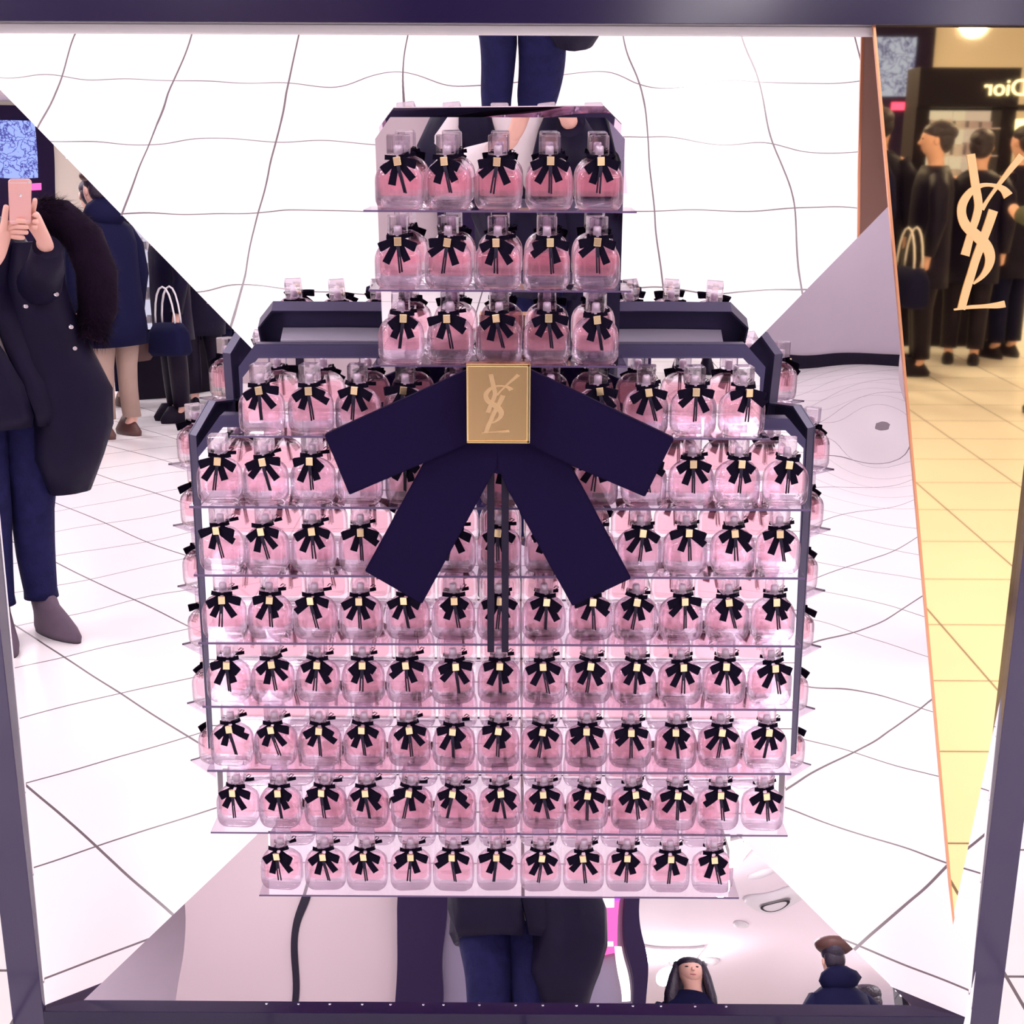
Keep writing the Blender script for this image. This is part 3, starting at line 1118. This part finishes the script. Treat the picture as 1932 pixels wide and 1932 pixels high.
# shop cabinet with the lit name
cb = tag(empty('shop_cabinet', (3.08, -6.0, 0)), 'tall black shop cabinet with lit white shelves and glowing name letters', 'cabinet')
MB().box(-.22, .50, -.30, 0.0, 0, .45, .004).box(-.22, -.12, -.30, 0, .45, 1.72).box(.40, .50, -.30, 0, .45, 1.72).box(-.12, .40, -.30, -.24, .45, 1.72).box(-.22, .50, -.30, 0.02, 1.72, 1.99, .004).build('carcass', M['black'], cb)
MB().box(-.12, .40, -.24, -.235, .55, 1.70).build('lit_back', M['niche'], cb)
for q in range(6):
    z = .62 + q * .19
    s = MB().box(-.12, .40, -.235, -.01, z, z + .01).build('shelf', M['shelfwhite'], cb)
    bx = MB()
    for w in range(5):
        bx.box(-.10 + w * .095, -.03 + w * .095, -.16, -.05, z + .01, z + .05 + .05 * rs.random())
    bx.build('carton', M['shelfwhite'], s)
MB().box(.05, .052, -.02, -.012, .45, 1.72).box(.14, .40, -.012, -.008, .55, 1.70).build('glass_door', M['shelf'], cb)
cu = bpy.data.curves.new('name', 'FONT')
cu.body = 'Dior'
cu.size = .16
cu.extrude = .006
cu.align_x = 'RIGHT'
tmp = bpy.data.objects.new('t', cu)
COL.objects.link(tmp)
bpy.context.view_layer.update()
me = bpy.data.meshes.new_from_object(tmp.evaluated_get(bpy.context.evaluated_depsgraph_get()))
bpy.data.objects.remove(tmp, do_unlink=True)
xs = [v.co.x for v in me.vertices]
for v in me.vertices:   # letters face +y, so text runs towards -x
    x, y, z = v.co
    v.co = (-(x - min(xs)) + 0.53, 0.05 + z, 1.80 + y)
lt = link('name_letters', me, M['sign'], cb)
MB().box(.50, .74, -.30, .02, 1.70, 1.74).build('sign_arm', M['black'], cb)
MB().box(.52, .60, -.10, 0, 1.50, 1.64, .003).build('lamp_box', M['sign'], cb)

# neon pieces in the shop window
nl = tag(empty('neon_light', (.65, -4.2, 0)), 'pink, violet and white neon strip inside the grey shop window', 'neon light')
MB().prism([Vector((-.10, 0, 1.55)), Vector((.05, 0, 1.58)), Vector((.08, 0, 2.15)), Vector((.03, 0, 2.25)), Vector((-.07, 0, 1.80))], (0, 0, 0), (0, .01, 0)).build('pink_tube', M['neon_pink'], nl)
MB().box(.03, .07, .011, .02, 1.9, 2.45).build('violet_tube', M['neon_violet'], nl)
MB().box(.03, .08, .011, .02, 1.3, 1.62).build('pale_tube', M['neon_white'], nl)
MB().box(-.10, .03, .011, .02, 1.86, 1.93).box(-.12, -.02, .011, .02, 2.20, 2.24).box(-.06, .02, .011, .02, 1.62, 1.655).build('white_tube', M['neon_white'], nl)


# ------------------------------------------------------------------ the photographer
PX, PYY = -0.01, -0.34
ph = tag(empty('person', (PX, PYY, 0)), 'person in open black coat, white sweater and jeans holding up a phone', 'person')


def back_f(y, z=2.0):
    return max(0, min(1, max((-.10 - y) / .24, (1.05 - z) / .1)))


def lean(p):
    return -0.10 * max(0, min(1, (p[2] - .85) / .35)) * back_f(p[1], p[2])


def step_back(p):
    return -0.12 * back_f(p[1], p[2])


def rel(p):
    return Vector((p[0] + lean(p), p[1] + step_back(p), p[2])) - Vector((PX, PYY, 0))


W_ = lambda *p: rel(p)
v = [W_(0, -.36, .90), W_(0, -.36, 1.08), W_(-.01, -.37, 1.28), W_(-.01, -.37, 1.40), W_(-.01, -.36, 1.47), W_(-.01, -.33, 1.54), W_(-.01, -.33, 1.61),
     W_(.085, -.35, .84), W_(.075, -.34, .48), W_(.075, -.36, .10), W_(.10, -.25, .04),
     W_(-.085, -.35, .84), W_(-.075, -.33, .48), W_(-.075, -.35, .10), W_(-.09, -.24, .04),
     W_(.16, -.37, 1.34), W_(.23, -.33, 1.14), W_(.10, -.13, 1.26), W_(.055, -.075, 1.335),
     W_(-.18, -.37, 1.34), W_(-.25, -.32, 1.12), W_(-.13, -.13, 1.22), W_(-.085, -.085, 1.285)]
ed = [(0, 1), (1, 2), (2, 3), (3, 4), (4, 5), (5, 6), (0, 7), (7, 8), (8, 9), (9, 10), (0, 11), (11, 12), (12, 13), (13, 14),
      (2, 15), (15, 16), (16, 17), (17, 18), (2, 19), (19, 20), (20, 21), (21, 22)]
rd = [.11, .10, .11, .05, .05, .085, .075, .07, .040, .030, .028, .07, .040, .030, .028, .045, .032, .025, .026, .045, .032, .026, .028]
parts = [skin_mesh(v, ed, rd, 0, 2)]
# phone frame of reference
phc = CAM - UP * .060 - RT * .024 - FW * .010


def PH(a, b, c):
    """a along the phone's width (+x), b up the phone, c behind it (towards the person)"""
    return rel(phc + RT * a + UP * b - FW * c)


# left hand: palm under the phone, fingers across the back edge; right hand thumb and fingers on the other side
def hand(wrist, palm, fingers, thumb, back_):
    out = [chain([back_, wrist, (wrist + palm) / 2, palm, palm + (palm - wrist) * .25], [.024, .024, .027, .031, .024])]
    for f in fingers:
        out.append(chain([palm] + f, [.012, .0092, .0085, .0075][:len(f) + 1]))
    out.append(chain([palm.lerp(wrist, .5)] + thumb, [.014, .0110, .0095, .0085][:len(thumb) + 1]))
    return out


parts += hand(W_(-.085, -.085, 1.285), PH(-.043, -.100, .032),
              [[PH(-.020, -.062, .012), PH(.000, -.056, -.012), PH(.016, -.058, -.013)],
               [PH(-.018, -.078, .012), PH(.004, -.074, -.013), PH(.022, -.076, -.014)],
               [PH(-.016, -.096, .014), PH(.006, -.092, -.010), PH(.022, -.094, -.010)],
               [PH(-.016, -.112, .016), PH(.000, -.110, -.006), PH(.014, -.111, -.006)]],
              [PH(-.044, -.060, .012), PH(-.043, -.030, .006), PH(-.041, -.010, .000)], W_(-.110, -.105, 1.255))
parts += hand(W_(.055, -.075, 1.335), PH(.050, -.060, .036),
              [[PH(.047, -.030, .018), PH(.046, -.005, .002), PH(.043, .010, -.008)],
               [PH(.052, -.045, .010), PH(.048, -.040, -.012), PH(.034, -.036, -.014)],
               [PH(.052, -.062, .010), PH(.047, -.060, -.012), PH(.032, -.057, -.014)],
               [PH(.050, -.078, .012), PH(.044, -.078, -.010), PH(.030, -.076, -.012)]],
              [PH(.040, -.060, .016), PH(.022, -.045, .012), PH(.010, -.035, .011)], W_(.080, -.105, 1.295))
link('body', join_meshes('body', parts), M['skin'], ph, True)
# face and hair
MB().tube([W_(-.01, -.235, 1.59), W_(-.01, -.222, 1.555)], [.006, .012], 8).build('nose', M['skin'], ph)
for s in (-1, 1):
    MB().ball(W_(-.01 + s * .032, -.252, 1.585), (.012, .008, .007)).build('eye', M['black'], ph)
MB().ball(W_(-.01, -.245, 1.52), (.022, .008, .007)).build('mouth', M['lip'], ph)
hb = MB().ball(W_(-.01, -.355, 1.62), (.10, .10, .095), sub=3)
hb.loft([[W_(-.01 + rx * cos(a), yy + .05 * sin(a), z) for a in [2 * pi * q / 20 for q in range(20)]] for z, rx, yy in ((1.63, .10, -.37), (1.52, .12, -.40), (1.38, .13, -.43), (1.28, .12, -.45))])
hb.build('hair', M['hair'], ph)
# sweater
sw = MB().loft([ring(-.01 - PX + lean((0, -1, z)), -.48 - PYY, z, rx, ry, 28, jit=.05) for z, rx, ry in ((.80, .158, .130), (.92, .158, .130), (1.00, .150, .125), (1.12, .155, .13), (1.28, .172, .13), (1.36, .155, .115), (1.43, .080, .080), (1.47, .060, .062))])
sw.tube([W_(-.15, -.37, 1.35), W_(-.225, -.34, 1.21), W_(-.25, -.315, 1.12), W_(-.19, -.225, 1.17), W_(-.138, -.14, 1.212)], [.06, .056, .054, .046, .038], 16)
sw.build('sweater', M['sweater'], ph)
# jeans
jb = MB()
for s in (-1, 1):
    jb.tube([W_(s * .078, -.355, .92), W_(s * .084, -.35, .78), W_(s * .078, -.34, .62), W_(s * .073, -.335, .50), W_(s * .070, -.345, .44), W_(s * .073, -.355, .28), W_(s * .075, -.355, .16), W_(s * .075, -.355, .13)],
            [.104, .102, .084, .072, .069, .064, .056, .058], 20)
jb.build('jeans', M['jeans'], ph, True)
# boots
for s in (-1, 1):
    f = radians(8) * s
    rows = []
    for z, hw, y0, y1 in ((.004, .038, -.41, -.135), (.02, .041, -.415, -.13), (.045, .038, -.412, -.15), (.075, .036, -.408, -.20), (.105, .037, -.405, -.27), (.15, .039, -.400, -.305), (.175, .040, -.398, -.312)):
        cy, hd = (y0 + y1) / 2, (y1 - y0) / 2
        rr_ = []
        for q in range(22):
            a = 2 * pi * q / 22
            yy = cy + hd * sin(a)
            tw = 1.0 if sin(a) < .3 else 1.0 - .25 * (sin(a) - .3)
            rr_.append(W_(s * .078 + hw * tw * cos(a) + (yy + .36) * s * .14, yy, z))
        rows.append(rr_)
    bo = MB().loft(rows).build('boot', M['boot'], ph)
    MB().loft([[p + Vector((0, 0, dz)) for p in rows[0]] for dz in (-.004, .004)]).build('sole', M['sole'], bo)
# coat: open shell, draped heavier on the right of the picture
rows = []
for z, cx, rx, ry, a0, a1 in ((.74, .05, .235, .175, 92, 448), (.78, .05, .25, .185, 91, 450), (.88, .04, .25, .178, 92, 452), (.98, .03, .235, .165, 94, 452), (1.08, .02, .218, .16, 100, 450), (1.18, .01, .215, .155, 108, 445),
                                 (1.26, 0, .212, .15, 114, 435), (1.32, -.005, .205, .145, 118, 425), (1.38, -.01, .165, .12, 118, 424), (1.43, -.01, .095, .095, 112, 425)):
    rows.append([Vector((cx + rx * cos(radians(a0 + (a1 - a0) * q / 35)) * (1 + .05 * sin(q * 1.9 + z * 20)) - PX + .8 * lean((0, -1, z)), -.49 + ry * sin(radians(a0 + (a1 - a0) * q / 35)) * (1 + .05 * cos(q * 1.3 + z * 14)) - PYY, z)) for q in range(36)])
cshell = MB().loft(rows, closed=False).build('coat', M['coat'], ph)
md = cshell.modifiers.new('t', 'SOLIDIFY'); md.thickness = .022; md.offset = 0
# draped coat front (right of picture) and sleeve
dr = MB()
dr.loft([ring(cx - PX, -.37 - PYY, z, rx, ry, 20, jit=.16, seed=4) for z, cx, rx, ry in ((.50, .17, .07, .05), (.62, .18, .12, .085), (.72, .20, .135, .10), (.84, .20, .135, .10), (.96, .17, .12, .09), (1.10, .13, .10, .08), (1.22, .12, .09, .07), (1.32, .12, .06, .05))])
dr.build('coat_front', M['coat'], ph)
sl = MB()
sl.tube([W_(.15, -.37, 1.36), W_(.205, -.35, 1.24), W_(.235, -.325, 1.14), W_(.165, -.23, 1.195), W_(.115, -.155, 1.245), W_(.070, -.092, 1.308)], [.068, .074, .076, .068, .056, .044], 18)
sl.build('sleeve', M['coat'], ph)
MB().tube([W_(-.17, -.38, 1.35), W_(-.262, -.36, 1.18), W_(-.265, -.29, 1.10)], [.068, .07, .066], 18).build('sleeve', M['coat'], ph)
for p in ((.125, -.155, 1.245), (.135, -.155, 1.165), (.17, -.165, 1.06), (.20, -.165, .99), (.055, -.175, 1.13)):
    MB().tube([W_(*p), W_(p[0], p[1] + .008, p[2])], [.008, .006], 12).build('snap', M['chrome'], ph)
# fur trim, thick band of fine spikes
rf = random.Random(8)
path = [Vector((.25, -.30, 1.42)), Vector((.32, -.28, 1.40)), Vector((.39, -.27, 1.33)), Vector((.415, -.26, 1.22)), Vector((.40, -.25, 1.10)), Vector((.36, -.25, 1.01))]
fm = MB()
O_ = Vector((-.10 - PX, -.08 - PYY, 0))
fm.tube([p + O_ for p in path], [.045, .062, .068, .068, .062, .04], 14)
tb = bmesh.new()
for q in range(5200):
    s = rf.random() * (len(path) - 1)
    i = int(s)
    c = path[i].lerp(path[i + 1], s - i)
    d = (path[i + 1] - path[i]).normalized()
    w = Vector((rf.gauss(0, 1), rf.gauss(0, 1), rf.gauss(0, 1)))
    w = (w - d * w.dot(d)).normalized()
    a = c + w * .05
    e = c + (w + Vector((.15, 0, -.35)) + Vector((rf.gauss(0, .2), rf.gauss(0, .2), rf.gauss(0, .2)))).normalized() * rf.uniform(.07, .095)
    sd = w.cross(d).normalized() * .0022
    vs = [tb.verts.new(p + O_) for p in (a - sd, a + sd, e)]
    tb.faces.new(vs)
fm.merge(tb)
fm.build('fur_trim', M['fur'], ph)

# phone
pt = tag(empty('smartphone', phc), 'rose-coloured smartphone held up in both hands', 'phone')
pt.matrix_world = Matrix(((RT.x, UP.x, -FW.x, phc.x), (RT.y, UP.y, -FW.y, phc.y), (RT.z, UP.z, -FW.z, phc.z), (0, 0, 0, 1)))
MB().loft([rrect(0, 0, z, .0335 * s, .0690 * s, .010, 6) for z, s in ((-.0036, .985), (-.0028, 1), (.0028, 1), (.0036, .985))]).build('case', M['phone'], pt)
MB().box(-.0333, .0333, .0575, .0590, -.0038, -.0030).box(-.0333, .0333, -.0590, -.0575, -.0038, -.0030).build('antenna_band', M['phone_white'], pt)
MB().tube([(.0245, .0600, -.0036), (.0245, .0600, -.0044)], [.0042, .0038], 16).build('lens_ring', M['chrome'], pt)
MB().ball((.0, .020, -.0036), (.0045, .0055, .0004)).build('logo', M['chrome'], pt)
MB().box(-.0300, .0300, -.052, .052, .0036, .0040).build('screen', M['black'], pt)
